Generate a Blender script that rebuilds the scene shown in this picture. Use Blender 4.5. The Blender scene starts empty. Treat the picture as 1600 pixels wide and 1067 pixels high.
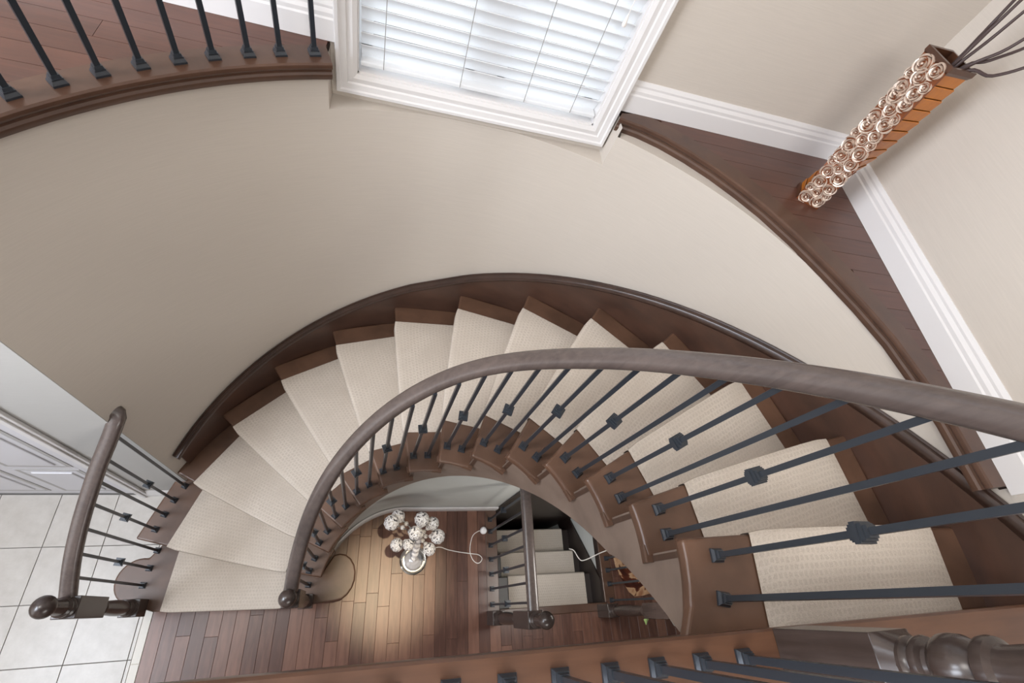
import bpy, bmesh, math, random
from mathutils import Vector, Matrix
random.seed(7)
SC = bpy.context.scene
COL = SC.collection
pi = math.pi
def rad(a): return math.radians(a)

# ------------------------------------------------------------------ camera
cam_d = bpy.data.cameras.new('camera')
cam = bpy.data.objects.new('camera', cam_d)
COL.objects.link(cam)
RX = Vector((0.96068047, -0.05536147, 0.27208113))
DN = Vector((0.08488155, -0.87444959, -0.47763275))
FW = Vector((0.26436369, 0.48194712, -0.83536747))
UP = -DN; BK = -FW
CH = 3.82
cam.matrix_world = Matrix(((RX.x, UP.x, BK.x, 0), (RX.y, UP.y, BK.y, 0), (RX.z, UP.z, BK.z, CH), (0, 0, 0, 1)))
cam_d.sensor_width = 36.0
cam_d.lens = 36.0 * 736.58 / 1600.0
cam_d.clip_start = 0.02
SC.camera = cam

# ------------------------------------------------------------------ world, lights, exposure
w = bpy.data.worlds.new('sky'); SC.world = w; w.use_nodes = True
w.node_tree.nodes['Background'].inputs[0].default_value = (0.80, 0.90, 1.0, 1)
w.node_tree.nodes['Background'].inputs[1].default_value = 2.5
SC.view_settings.view_transform = 'Standard'
SC.view_settings.look = 'None'
SC.view_settings.exposure = 0.0
SC.view_settings.gamma = 1.0
SC.view_settings.use_curve_mapping = False

def area(name, loc, target, sx, sy, power, col):
    d = bpy.data.lights.new(name, 'AREA'); d.shape = 'RECTANGLE'; d.size = sx; d.size_y = sy
    d.energy = power; d.color = col
    o = bpy.data.objects.new(name, d); COL.objects.link(o); o.location = loc
    o.rotation_euler = (Vector(target) - Vector(loc)).to_track_quat('-Z', 'Y').to_euler()
    return o
# daylight outside the tall window
area('window_daylight', (0.3, 2.9, 4.2), (0.3, 1.6, 3.4), 2.6, 2.6, 46, (0.94, 0.97, 1.0))
# added fill lights under the ceiling of stair hall and upper hallway
area('fill_light_hall', (0.1, -1.6, 5.3), (-0.2, 0.6, 1.6), 2.0, 1.6, 98, (1.0, 0.975, 0.945))
area('fill_light_stairwell', (-1.7, 0.2, 5.3), (-0.8, 0.3, 0.0), 1.2, 1.0, 50, (1.0, 0.965, 0.92))
# daylight from the tall foyer window in the left wall
area('foyer_window_daylight', (-3.2, -0.35, 3.75), (1.8, 0.5, 2.2), 2.0, 2.2, 290, (0.81, 0.885, 1.0))
# daylight from the glazed front door in the left foyer wall
area('front_door_daylight', (-3.2, -0.9, 1.4), (-1.0, -0.3, 0.6), 1.5, 2.2, 17, (0.97, 0.98, 1.0))
# added fill below the landing, brightens the lower left wall
area('fill_light_lower_hall', (0.5, -1.8, 2.45), (-1.0, 0.8, 1.5), 1.2, 0.8, 24, (1.0, 0.97, 0.93))
# added fill under the flight to brighten the basement stair
area('fill_light_basement_stair', (1.42, 0.10, 1.25), (1.42, 0.22, -0.3), 0.3, 0.3, 7, (1.0, 0.96, 0.9))
# added warm spot, imitates the ceiling glow reflected in the lower floor
sd = bpy.data.lights.new('floor_glow_spot', 'SPOT'); sd.energy = 560; sd.color = (1.0, 0.80, 0.52)
sd.spot_size = rad(11); sd.spot_blend = 0.9; sd.shadow_soft_size = 0.04
so = bpy.data.objects.new('floor_glow_spot', sd); COL.objects.link(so); so.location = (0.28, 0.22, 5.3)
so.rotation_euler = (Vector((0.20, 0.17, 0)) - Vector(so.location)).to_track_quat('-Z', 'Y').to_euler()

# ------------------------------------------------------------------ materials
def srgb(r, g, b):
    f = lambda c: ((c/255.0 + 0.055)/1.055)**2.4 if c/255.0 > 0.04045 else c/255.0/12.92
    return (f(r), f(g), f(b), 1)
def mat(name, base, rough=0.5, metal=0.0, spec=0.5):
    m = bpy.data.materials.new(name); m.use_nodes = True
    nt = m.node_tree; b = nt.nodes['Principled BSDF']
    b.inputs['Base Color'].default_value = base; b.inputs['Roughness'].default_value = rough
    b.inputs['Metallic'].default_value = metal; b.inputs['Specular IOR Level'].default_value = spec
    return m, nt, b
def N(nt, t, **kw):
    n = nt.nodes.new(t)
    for k, v in kw.items():
        if k in n.inputs: n.inputs[k].default_value = v
        else: setattr(n, k, v)
    return n
def coord(nt, scale=(1, 1, 1), kind='Object'):
    tc = N(nt, 'ShaderNodeTexCoord'); mp = N(nt, 'ShaderNodeMapping')
    mp.inputs['Scale'].default_value = scale
    nt.links.new(tc.outputs[kind], mp.inputs['Vector'])
    return mp
def ramp(nt, fac, stops):
    r = N(nt, 'ShaderNodeValToRGB')
    e = r.color_ramp.elements
    e[0].position, e[0].color = stops[0]
    e[1].position, e[1].color = stops[-1]
    for p, c in stops[1:-1]:
        x = e.new(p); x.color = c
    nt.links.new(fac, r.inputs[0])
    return r
def bump(nt, b, h, strength=0.3, dist=0.002):
    n = N(nt, 'ShaderNodeBump'); n.inputs['Strength'].default_value = strength; n.inputs['Distance'].default_value = dist
    nt.links.new(h, n.inputs['Height']); nt.links.new(n.outputs[0], b.inputs['Normal'])
def wood(name, c1, c2, rough=0.35, scale=(3, 40, 40), vary=0.0, spec=0.5, blotch=0.5, bmp=0.05):
    m, nt, b = mat(name, c1, rough, 0, spec)
    mp = coord(nt, scale)
    n = N(nt, 'ShaderNodeTexNoise', Scale=1.0, Detail=6.0, Roughness=0.6, Distortion=0.4)
    nt.links.new(mp.outputs[0], n.inputs['Vector'])
    mp2 = coord(nt, (5, 5, 5)); n2 = N(nt, 'ShaderNodeTexNoise', Scale=1.0, Detail=3.0)
    nt.links.new(mp2.outputs[0], n2.inputs['Vector'])
    mx = N(nt, 'ShaderNodeMix'); mx.data_type = 'FLOAT'; mx.inputs[0].default_value = blotch
    nt.links.new(n.outputs[0], mx.inputs[2]); nt.links.new(n2.outputs[0], mx.inputs[3])
    fac = mx.outputs[0]
    if vary:
        oi = N(nt, 'ShaderNodeObjectInfo')
        mm = N(nt, 'ShaderNodeMath', operation='MULTIPLY_ADD'); mm.inputs[1].default_value = vary; mm.inputs[2].default_value = -vary/2
        nt.links.new(oi.outputs['Random'], mm.inputs[0])
        ad = N(nt, 'ShaderNodeMath', operation='ADD'); nt.links.new(fac, ad.inputs[0]); nt.links.new(mm.outputs[0], ad.inputs[1])
        fac = ad.outputs[0]
    r = ramp(nt, fac, [(0.32, c2), (0.68, c1)])
    nt.links.new(r.outputs[0], b.inputs['Base Color'])
    bump(nt, b, n.outputs[0], bmp, 0.001)
    return m
M = {}
# painted wall with a fine woven grain
def wallmat(name, c):
    m, nt, b = mat(name, c, 0.75, 0, 0.25)
    mp = coord(nt, (9, 9, 260)); n = N(nt, 'ShaderNodeTexNoise', Scale=1.0, Detail=4.0, Roughness=0.6)
    nt.links.new(mp.outputs[0], n.inputs['Vector'])
    c2 = tuple(x*0.965 for x in c[:3]) + (1,); c1 = tuple(min(1, x*1.02) for x in c[:3]) + (1,)
    r = ramp(nt, n.outputs[0], [(0.3, c2), (0.7, c1)])
    nt.links.new(r.outputs[0], b.inputs['Base Color']); bump(nt, b, n.outputs[0], 0.12, 0.001)
    return m
M['wall'] = wallmat('beige wall paint', srgb(196, 187, 177))
M['wall_grey'] = wallmat('pale grey wall paint', srgb(206, 207, 202))
M['ceiling'] = mat('ceiling white', srgb(235, 232, 226), 0.8)[0]
M['white'] = mat('white trim gloss', srgb(217, 214, 213), 0.35)[0]
M['door'] = mat('white door paint', srgb(208, 207, 212), 0.4)[0]
M['groove'] = mat('door paint with groove shade', srgb(170, 167, 166), 0.5)[0]  # darker copy of the door paint, puts groove shade into the colour
M['rail'] = wood('espresso rail wood', srgb(98, 86, 81), srgb(74, 65, 62), 0.26, (60, 60, 6), spec=0.6, bmp=0.08)
M['newel'] = wood('espresso newel wood', srgb(74, 62, 57), srgb(50, 41, 38), 0.26, (60, 60, 6), spec=0.6)
M['tread'] = wood('stained maple tread', srgb(106, 77, 60), srgb(76, 54, 41), 0.38, (8, 8, 8), vary=0.12)
M['riser'] = wood('dark stained riser', srgb(84, 62, 49), srgb(60, 43, 34), 0.4, (8, 8, 30))
M['stringer'] = wood('dark stringer wood', srgb(84, 58, 46), srgb(56, 38, 31), 0.34, (4, 4, 12), spec=0.5)
M['string_in'] = wood('greyed inner stringer wood', srgb(134, 117, 105), srgb(108, 92, 82), 0.42, (5, 5, 8), spec=0.5)
M['cap'] = wood('dark cap moulding', srgb(72, 53, 45), srgb(48, 35, 30), 0.28, (10, 10, 10), spec=0.6)
M['plank_g'] = wood('ground floor plank', srgb(118, 83, 68), srgb(80, 53, 44), 0.33, (46, 5, 20), vary=0.38, blotch=0.35)
M['plank_u'] = wood('upper floor plank', srgb(92, 58, 46), srgb(68, 43, 35), 0.3, (5, 46, 20), vary=0.22, blotch=0.35)
M['nosing'] = wood('landing nosing board', srgb(100, 69, 51), srgb(74, 49, 36), 0.32, (4, 34, 20), blotch=0.4)
M['nosing_d'] = wood('ledge nosing board', srgb(92, 66, 52), srgb(68, 47, 37), 0.32, (9, 9, 9), blotch=0.4)
M['subfloor'] = mat('dark joint', srgb(44, 30, 25), 0.7)[0]
M['grout'] = mat('grey grout', srgb(92, 88, 84), 0.9)[0]
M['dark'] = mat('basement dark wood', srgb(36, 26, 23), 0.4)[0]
M['iron'] = mat('black wrought iron', srgb(46, 51, 58), 0.32, 0.2, 0.7)[0]
def tilemat():
    m, nt, b = mat('pale ceramic tile', srgb(214, 209, 202), 0.32)
    mp = coord(nt, (9, 9, 9)); n = N(nt, 'ShaderNodeTexNoise', Scale=1.0, Detail=5.0, Roughness=0.65)
    nt.links.new(mp.outputs[0], n.inputs['Vector'])
    r = ramp(nt, n.outputs[0], [(0.3, srgb(174, 168, 161)), (0.7, srgb(192, 187, 181))])
    nt.links.new(r.outputs[0], b.inputs['Base Color'])
    return m
M['tile'] = tilemat()
M['strip'] = mat('cream marble threshold', srgb(198, 192, 182), 0.35)[0]
def carpetmat():
    m, nt, b = mat('cream cut pile carpet', srgb(205, 192, 176), 0.95, 0, 0.1)
    uv = N(nt, 'ShaderNodeUVMap'); uv.uv_map = 'UVMap'
    br = N(nt, 'ShaderNodeTexBrick', Scale=1.0)
    br.inputs['Color1'].default_value = (0, 0, 0, 1); br.inputs['Color2'].default_value = (0.25, 0.25, 0.25, 1)
    br.inputs['Mortar'].default_value = (1, 1, 1, 1)
    br.inputs['Brick Width'].default_value = 0.017; br.inputs['Row Height'].default_value = 0.019
    br.inputs['Mortar Size'].default_value = 0.0045; br.inputs['Mortar Smooth'].default_value = 0.6
    nz = N(nt, 'ShaderNodeTexNoise', Scale=60.0, Detail=2.0)
    mxv = N(nt, 'ShaderNodeMix'); mxv.data_type = 'RGBA'; mxv.inputs[0].default_value = 0.012
    nt.links.new(uv.outputs[0], nz.inputs['Vector']); nt.links.new(uv.outputs[0], mxv.inputs[6]); nt.links.new(nz.outputs['Color'], mxv.inputs[7])
    nt.links.new(mxv.outputs[2], br.inputs['Vector'])
    big = N(nt, 'ShaderNodeTexNoise', Scale=7.0, Detail=2.0); nt.links.new(uv.outputs[0], big.inputs['Vector'])
    rb = ramp(nt, big.outputs[0], [(0.25, (0.15, 0.15, 0.15, 1)), (0.75, (0.75, 0.75, 0.75, 1))])
    fine = N(nt, 'ShaderNodeTexNoise', Scale=300.0, Detail=3.0); nt.links.new(uv.outputs[0], fine.inputs['Vector'])
    mul = N(nt, 'ShaderNodeMath', operation='MULTIPLY'); nt.links.new(br.outputs['Color'], mul.inputs[0]); nt.links.new(rb.outputs[0], mul.inputs[1])
    rb.color_ramp.elements[0].color = (0.05, 0.05, 0.05, 1); rb.color_ramp.elements[1].color = (0.42, 0.42, 0.42, 1)
    add = N(nt, 'ShaderNodeMath', operation='MULTIPLY_ADD'); nt.links.new(fine.outputs[0], add.inputs[0]); add.inputs[1].default_value = 1.25
    nt.links.new(mul.outputs[0], add.inputs[2])
    r = ramp(nt, add.outputs[0], [(0.35, srgb(182, 170, 157)), (1.1 if False else 1.0, srgb(208, 197, 185))])
    nt.links.new(r.outputs[0], b.inputs['Base Color'])
    bump(nt, b, add.outputs[0], 0.6, 0.003)
    return m
M['carpet'] = carpetmat()
def slatmat():
    m = bpy.data.materials.new('white blind slat'); m.use_nodes = True; nt = m.node_tree
    b = nt.nodes['Principled BSDF']; out = nt.nodes['Material Output']
    b.inputs['Base Color'].default_value = (0.86, 0.86, 0.86, 1); b.inputs['Roughness'].default_value = 0.45
    tr = N(nt, 'ShaderNodeBsdfTranslucent'); tr.inputs[0].default_value = (0.95, 0.96, 0.98, 1)
    mx = N(nt, 'ShaderNodeMixShader'); mx.inputs[0].default_value = 0.4
    nt.links.new(b.outputs[0], mx.inputs[1]); nt.links.new(tr.outputs[0], mx.inputs[2]); nt.links.new(mx.outputs[0], out.inputs[0])
    return m
M['slat'] = slatmat()
def glassmat(name, tint, gl=0.12, rough=0.02):
    m = bpy.data.materials.new(name); m.use_nodes = True; nt = m.node_tree; out = nt.nodes['Material Output']
    t = N(nt, 'ShaderNodeBsdfTransparent'); t.inputs[0].default_value = tint
    g = N(nt, 'ShaderNodeBsdfGlossy'); g.inputs['Roughness'].default_value = rough
    mx = N(nt, 'ShaderNodeMixShader'); mx.inputs[0].default_value = gl
    nt.links.new(t.outputs[0], mx.inputs[1]); nt.links.new(g.outputs[0], mx.inputs[2]); nt.links.new(mx.outputs[0], out.inputs[0])
    return m
M['pane'] = glassmat('window glass', (0.95, 0.97, 0.98, 1), 0.08)
def crystalmat():
    m, nt, b = mat('crystal with painted sparkle', (0.93, 0.93, 0.95, 1), 0.06, 0, 0.8)
    b.inputs['Transmission Weight'].default_value = 0.1; b.inputs['IOR'].default_value = 1.5
    mp = coord(nt, (4.6, 4.6, 4.6)); v = N(nt, 'ShaderNodeTexVoronoi', Scale=1.0)
    nt.links.new(mp.outputs[0], v.inputs['Vector'])
    r = ramp(nt, v.outputs['Color'], [(0.14, (0.12, 0.12, 0.13, 1)), (0.28, (0.66, 0.65, 0.68, 1)), (0.46, (0.97, 0.96, 0.98, 1))])  # facet sparkle painted into the colour as random light and dark cells
    nt.links.new(r.outputs[0], b.inputs['Base Color']); bump(nt, b, v.outputs['Distance'], 0.45, 0.08)
    return m
M['crystal'] = crystalmat()
M['chrome'] = mat('polished silver', (0.82, 0.81, 0.78, 1), 0.16, 1.0)[0]
M['cord_g'] = mat('grey blind cord', srgb(150, 146, 142), 0.7)[0]
M['cord'] = mat('white cord', srgb(232, 226, 220), 0.45)[0]
M['amber'] = wood('amber lacquered wood', srgb(198, 120, 34), srgb(150, 80, 16), 0.3, (30, 30, 8), spec=0.6)
M['bronze'] = wood('dark bronze lacquer', srgb(96, 58, 36), srgb(44, 26, 18), 0.28, (20, 20, 20), spec=0.6)
M['copper'] = mat('copper brown ground', srgb(122, 66, 34), 0.35, 0.2)[0]
M['rose'] = mat('silvered rose relief', srgb(206, 186, 170), 0.3, 0.45)[0]
M['branch'] = mat('dark dried branch', srgb(62, 46, 44), 0.6)[0]
M['leaf_o'] = mat('orange leaf', srgb(196, 96, 44), 0.6)[0]
M['leaf_g'] = mat('green leaf', srgb(170, 196, 120), 0.5)[0]
def hide():
    m, nt, b = mat('patterned cowhide', (1, 1, 1, 1), 0.3)
    mp = coord(nt, (7, 7, 7)); n = N(nt, 'ShaderNodeTexNoise', Scale=1.0, Detail=3.0, Distortion=0.8)
    nt.links.new(mp.outputs[0], n.inputs['Vector'])
    r = ramp(nt, n.outputs[0], [(0.42, srgb(54, 22, 14)), (0.5, srgb(92, 42, 24)), (0.53, srgb(186, 152, 118)), (0.66, srgb(120, 60, 32))])
    nt.links.new(r.outputs[0], b.inputs['Base Color'])
    return m
M['hide'] = hide()

# ------------------------------------------------------------------ mesh helpers
class MB:
    def __init__(s): s.v = []; s.f = []; s.uv = None
    def add(s, vs, fs):
        o = len(s.v); s.v += [tuple(p) for p in vs]; s.f += [tuple(i+o for i in f) for f in fs]; return s
    def box(s, x0, x1, y0, y1, z0, z1, mtx=None):
        vs = [Vector((x, y, z)) for x in (x0, x1) for y in (y0, y1) for z in (z0, z1)]
        if mtx is not None: vs = [mtx @ p for p in vs]
        return s.add(vs, [(0, 1, 3, 2), (4, 6, 7, 5), (0, 4, 5, 1), (2, 3, 7, 6), (0, 2, 6, 4), (1, 5, 7, 3)])
    def prism(s, poly, z0, z1):      # poly CCW
        n = len(poly)
        vs = [(x, y, z0) for x, y in poly] + [(x, y, z1) for x, y in poly]
        fs = [tuple(range(n-1, -1, -1)), tuple(range(n, 2*n))] + [(i, (i+1) % n, n+(i+1) % n, n+i) for i in range(n)]
        return s.add(vs, fs)
    def grid(s, rows, closed_r=False, closed_c=False):
        nr, nc = len(rows), len(rows[0]); vs = [p for r in rows for p in r]; fs = []
        for i in range(nr if closed_r else nr-1):
            for j in range(nc if closed_c else nc-1):
                a = i*nc+j; b_ = i*nc+(j+1) % nc; c = ((i+1) % nr)*nc+(j+1) % nc; d = ((i+1) % nr)*nc+j
                fs.append((a, b_, c, d))
        return s.add(vs, fs)
    def lathe(s, prof, n=24, c=(0, 0, 0), cap=True):   # prof (r,z)
        rows = [[(c[0]+r*math.cos(2*pi*i/n), c[1]+r*math.sin(2*pi*i/n), c[2]+z) for i in range(n)] for r, z in prof]
        o = len(s.v); s.grid(rows, closed_c=True)
        if cap:
            s.f.append(tuple(o+i for i in range(n-1, -1, -1)))
            s.f.append(tuple(o+(len(prof)-1)*n+i for i in range(n)))
        return s
    def sweep(s, pts, prof, ups=None, cap=True):   # prof list (side, up); path pts
        n = len(pts); rows = []
        P = [Vector(p) for p in pts]
        for i in range(n):
            t = (P[min(i+1, n-1)] - P[max(i-1, 0)]).normalized()
            up = Vector((0, 0, 1)) if ups is None else Vector(ups[i])
            sd = t.cross(up)
            if sd.length < 1e-5: sd = Vector((1, 0, 0))
            sd.normalize(); u = sd.cross(t).normalized()
            rows.append([P[i] + sd*a + u*b_ for a, b_ in prof])
        o = len(s.v); s.grid(rows, closed_c=True); m = len(prof)
        if cap:
            s.f.append(tuple(o+i for i in range(m-1, -1, -1))); s.f.append(tuple(o+(n-1)*m+i for i in range(m)))
        return s
    def tube(s, pts, r, n=8, taper=None):
        P = [Vector(p) for p in pts]; m = len(P); rows = []
        ref = Vector((0.31, 0.17, 0.93)).normalized()
        for i in range(m):
            t = (P[min(i+1, m-1)] - P[max(i-1, 0)]).normalized()
            a = t.cross(ref)
            if a.length < 0.05: a = t.cross(Vector((1, 0, 0)))
            a.normalize(); b_ = t.cross(a)
            rr = r if taper is None else r + (taper - r)*i/(m-1)
            rows.append([P[i] + (a*math.cos(2*pi*k/n) + b_*math.sin(2*pi*k/n))*rr for k in range(n)])
        o = len(s.v); s.grid(rows, closed_c=True)
        s.f.append(tuple(o+i for i in range(n-1, -1, -1))); s.f.append(tuple(o+(m-1)*n+i for i in range(n)))
        return s
    def mesh(s, name, m, smooth=False):
        me = bpy.data.meshes.new(name); me.from_pydata(s.v, [], s.f)
        bm = bmesh.new(); bm.from_mesh(me); bmesh.ops.recalc_face_normals(bm, faces=bm.faces); bm.to_mesh(me); bm.free()
        if m is not None: me.materials.append(m)
        if smooth:
            me.polygons.foreach_set('use_smooth', [True]*len(me.polygons))
            me.set_sharp_from_angle(angle=rad(38))
        return me
    def obj(s, name, m, parent=None, smooth=False, bevel=0.0, seg=2):
        return link(name, s.mesh(name, m, smooth), parent, bevel, seg)
def link(name, me, parent=None, bevel=0.0, seg=2, loc=None, mtx=None):
    o = bpy.data.objects.new(name, me); COL.objects.link(o)
    if parent is not None: o.parent = parent
    if mtx is not None: o.matrix_local = mtx
    if loc is not None: o.location = loc
    if bevel:
        b = o.modifiers.new('bevel', 'BEVEL'); b.width = bevel; b.segments = seg; b.limit_method = 'ANGLE'; b.angle_limit = rad(35)
    return o
def thing(name, label, cat, loc=(0, 0, 0), group=None):
    o = bpy.data.objects.new(name, None); COL.objects.link(o); o.location = loc
    o['label'] = label; o['category'] = cat
    if group: o['group'] = group
    return o
def tag(o, label, cat, group=None):
    o['label'] = label; o['category'] = cat
    if group: o['group'] = group
    return o
def struct(o, label=None):
    o['kind'] = 'structure'
    if label: o['label'] = label
    return o
def root(name):
    o = bpy.data.objects.new(name, None); COL.objects.link(o); o['kind'] = 'structure'; return o
def at_base(t, parts):   # parts were built in world coordinates; keep them there under a moved empty
    inv = Matrix.Translation(t.location).inverted()
    for p in parts: p.matrix_parent_inverse = inv
def clip(poly, x0, x1, y0, y1):
    def cut(P, ins, inter):
        out = []
        for i in range(len(P)):
            a, b_ = P[i-1], P[i]
            if ins(b_):
                if not ins(a): out.append(inter(a, b_))
                out.append(b_)
            elif ins(a): out.append(inter(a, b_))
        return out
    def ix(x): return lambda a, b_: (x, a[1]+(b_[1]-a[1])*(x-a[0])/(b_[0]-a[0]))
    def iy(y): return lambda a, b_: (a[0]+(b_[0]-a[0])*(y-a[1])/(b_[1]-a[1]), y)
    P = list(poly)
    for ins, it in ((lambda p: p[0] >= x0, ix(x0)), (lambda p: p[0] <= x1, ix(x1)), (lambda p: p[1] >= y0, iy(y0)), (lambda p: p[1] <= y1, iy(y1))):
        if not P: return []
        P = cut(P, ins, it)
    out = []
    for p in P:
        if not out or math.hypot(p[0]-out[-1][0], p[1]-out[-1][1]) > 1e-5: out.append(p)
    if len(out) > 1 and math.hypot(out[0][0]-out[-1][0], out[0][1]-out[-1][1]) < 1e-5: out.pop()
    if len(out) < 3: return []
    ar = sum(out[i-1][0]*out[i][1]-out[i][0]*out[i-1][1] for i in range(len(out)))/2
    return out if ar > 1e-4 else []

# ------------------------------------------------------------------ plan of the stair
CX, CY = 0.277, 0.095
H = 0.19
RW = 1.54                  # curved wall
ZU = 2.85                  # upper floor
YW = 1.632                 # window wall
XR = 1.822                 # right wall
def pol(R, a, z=None):
    x, y = CX+R*math.cos(rad(a)), CY+R*math.sin(rad(a))
    return (x, y) if z is None else (x, y, z)
STEP = 13.88
def ain(k): return 169.3 - 13.88*(k-2)
def aout(k): return 167.6 - 13.86*(k-2)
def kof(a): return 1 + (182.2-a)/STEP
def nos(k, R):               # point on the nosing line of tread k at radius R
    s = (R-0.523)/(1.54-0.523)
    return Vector(pol(R, ain(k)+(aout(k)-ain(k))*s))

# ================================================================== SETTING
# --- curved wall with the notch below the window
cw = MB()
angs = [154.0 - i*2.0 for i in range(0, 78)]
def wpt(a):
    x, y = pol(RW, a); return (x, min(y, 1.628))
cols = [wpt(a) for a in angs] + [(1.818, 0.02), (1.82, -0.09)]
cang = angs + [-2.5, -7]
NX0, NX1, NZ = -0.247, 0.804, 2.655
def zlow(a):
    return -0.02 if a > 36 else (kof(a)*H - 0.40)
def bulge(a, z):
    f = 0.0 if a >= 69.95 or a <= 41 else (min((69.95-a)/4.0, 1) * min((a-41)/8.0, 1))
    t = min(max((z-2.0)/0.6, 0), 1)
    return 0.0
def bpt(a, p, z):
    q = bulge(a, z)
    return (p[0]+q*math.cos(rad(a)), p[1]+q*math.sin(rad(a)), z)
extra = []
for x in (NX0, NX1):
    a = math.degrees(math.acos((x-CX)/RW)); extra.append((a, (x, min(pol(RW, a)[1], 1.628))))
allc = sorted(list(zip(cang, cols)) + extra, key=lambda t: -t[0])
for (a0, p0), (a1, p1) in zip(allc[:-1], allc[1:]):
    mx = (p0[0]+p1[0])/2
    top = NZ if NX0 < mx < NX1 and p0[1] > 1.3 else 2.79
    n = 14
    for i in range(n):
        za, zb = [zlow(a0)+(top-zlow(a0))*t/n for t in (i, i+1)]
        zc, zd = [zlow(a1)+(top-zlow(a1))*t/n for t in (i, i+1)]
        cw.add([bpt(a0, p0, za), bpt(a1, p1, zc), bpt(a1, p1, zd), bpt(a0, p0, zb)], [(0, 1, 2, 3)])
shelf = [bpt(a, wpt(a), 2.79) for a in [69.6-i*2 for i in range(16)]]
cw.grid([shelf, [(p[0]+0.09*math.cos(rad(69.6-i*2)), min(p[1]+0.09*math.sin(rad(69.6-i*2)), 1.63), p[2]) for i, p in enumerate(shelf)]])
me = cw.mesh('wall_curved', M['wall'], False)
bm = bmesh.new(); bm.from_mesh(me); bmesh.ops.remove_doubles(bm, verts=bm.verts, dist=1e-4); bmesh.ops.recalc_face_normals(bm, faces=bm.faces); bm.to_mesh(me); bm.free()
me.polygons.foreach_set('use_smooth', [True]*len(me.polygons))
struct(link('wall_curved', me), 'smooth beige curved wall rising above the stair')
# notch: sill and two reveals
nb = MB()
arc = [wpt(a) for a in [110 - i*2 for i in range(0, 21)]]
arc = [p for p in arc if NX0 < p[0] < NX1]
eL, eR = (NX0, pol(RW, math.degrees(math.acos((NX0-CX)/RW)))[1]), (NX1, pol(RW, math.degrees(math.acos((NX1-CX)/RW)))[1])
poly = [eL] + arc + [eR]
o_ = [(x, y, NZ) for x, y in poly] + [(x, YW, NZ) for x, y in poly]
n_ = len(poly)
nb.add(o_, [(i, i+1, n_+i+1, n_+i) for i in range(n_-1)])
for e in (eL, eR):
    nb.add([(e[0], e[1], NZ), (e[0], YW, NZ), (e[0], YW, 2.83), (e[0], e[1], 2.83)], [(0, 1, 2, 3)])
struct(nb.obj('trim_1', M['wall']), 'beige sill ledge of the notch under the window')

# --- window wall with an opening, right wall, far walls, ceiling
WX0, WX1, WZ0, WZ1 = -0.165, 0.730, 2.757, 4.55
ZC = 5.45
ww = MB()
for x0, x1, z0, z1 in ((-3.3, WX0, 2.60, ZC), (WX1, XR+0.1, 2.60, ZC), (WX0, WX1, 2.60, WZ0), (WX0, WX1, WZ1, ZC)):
    ww.box(x0, x1, YW, YW+0.16, z0, z1)
struct(ww.obj('wall_window', M['wall']))
struct(MB().box(XR, XR+0.12, -3.3, YW, 2.45, ZC).obj('wall_right', M['wall']))
struct(MB().box(-3.3, 3.6, -3.4, -3.3, -0.02, ZC).obj('wall_back', M['wall']))
struct(MB().box(-3.42, -3.3, -3.4, YW+0.16, -0.02, ZC).obj('wall_left', M['wall']))
struct(MB().box(-3.42, XR+0.12, -3.4, YW+0.16, ZC, ZC+0.1).obj('ceiling', M['ceiling']))
struct(MB().box(XR+0.12, 3.7, -3.4, 2.4, 2.42, 2.52).obj('ceiling.001', M['ceiling']))
struct(MB().box(XR, 3.7, 1.5, 1.6, -0.02, 2.45).obj('wall_far_back', M['wall_grey']))
struct(MB().box(3.6, 3.7, -3.4, 2.4, -0.02, 2.45).obj('wall_far_right', M['wall_grey']))
# --- door wall at the foot of the stair
DY = 0.769
dw = MB()
DX1, DX0, DZ = -1.475, -2.30, 2.05
dw.box(DX1, -1.106, DY, DY+0.10, -0.02, 2.82)
dw.box(-3.3, DX0, DY, DY+0.10, -0.02, 2.82)
dw.box(DX0, DX1, DY, DY+0.10, DZ, 2.82)
M['wall_door'] = wallmat('grey green wall paint', srgb(183, 181, 178))
struct(dw.obj('wall_door', M['wall_door']))
# casing around the door
cs = root('trim_2')
for x0, x1, z0, z1, nm in ((DX1, DX1+0.062, 0, DZ+0.06, 'casing'), (DX0-0.062, DX0, 0, DZ+0.06, 'casing'), (DX0, DX1, DZ, DZ+0.06, 'casing')):
    MB().box(x0, x1, DY-0.016, DY, z0, z1).box(x0+0.012 if x1 == DX1+0.062 else x0+0.006, x1-0.02, DY-0.024, DY-0.014, z0, z1).obj(nm, M['white'], cs, bevel=0.004)
dr = root('door_1'); dr['label'] = 'white panelled closet door'
MB().box(DX0+0.004, DX1-0.004, DY+0.004, DY+0.04, 0.012, DZ-0.004).obj('door_leaf', M['door'], dr)
for xa, xb in ((DX0+0.10, DX0+0.36), (DX1-0.36, DX1-0.10)):
    for za, zb in ((0.12, 0.62), (0.72, 1.48), (1.58, 1.92)):
        pn = MB(); pn.box(xa, xb, DY-0.0, DY+0.01, za, zb)
        pn.box(xa+0.035, xb-0.035, DY-0.007, DY+0.005, za+0.035, zb-0.035)
        o = pn.obj('door_panel', M['door'], dr, bevel=0.006)
        gr = MB()
        for a_, b_, c_, d_ in ((xa-0.018, xa, za-0.018, zb+0.018), (xb, xb+0.018, za-0.018, zb+0.018), (xa, xb, za-0.018, za), (xa, xb, zb, zb+0.018)):
            gr.box(a_, b_, DY+0.001, DY+0.006, c_, d_)
        gr.obj('panel_moulding', M['groove'], o)
for z in (0.22, 1.10, 1.85):
    MB().lathe([(0.006, 0), (0.006, 0.085)], 10, (DX1-0.001, DY-0.004, z)).obj('hinge', M['chrome'], dr)
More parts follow.
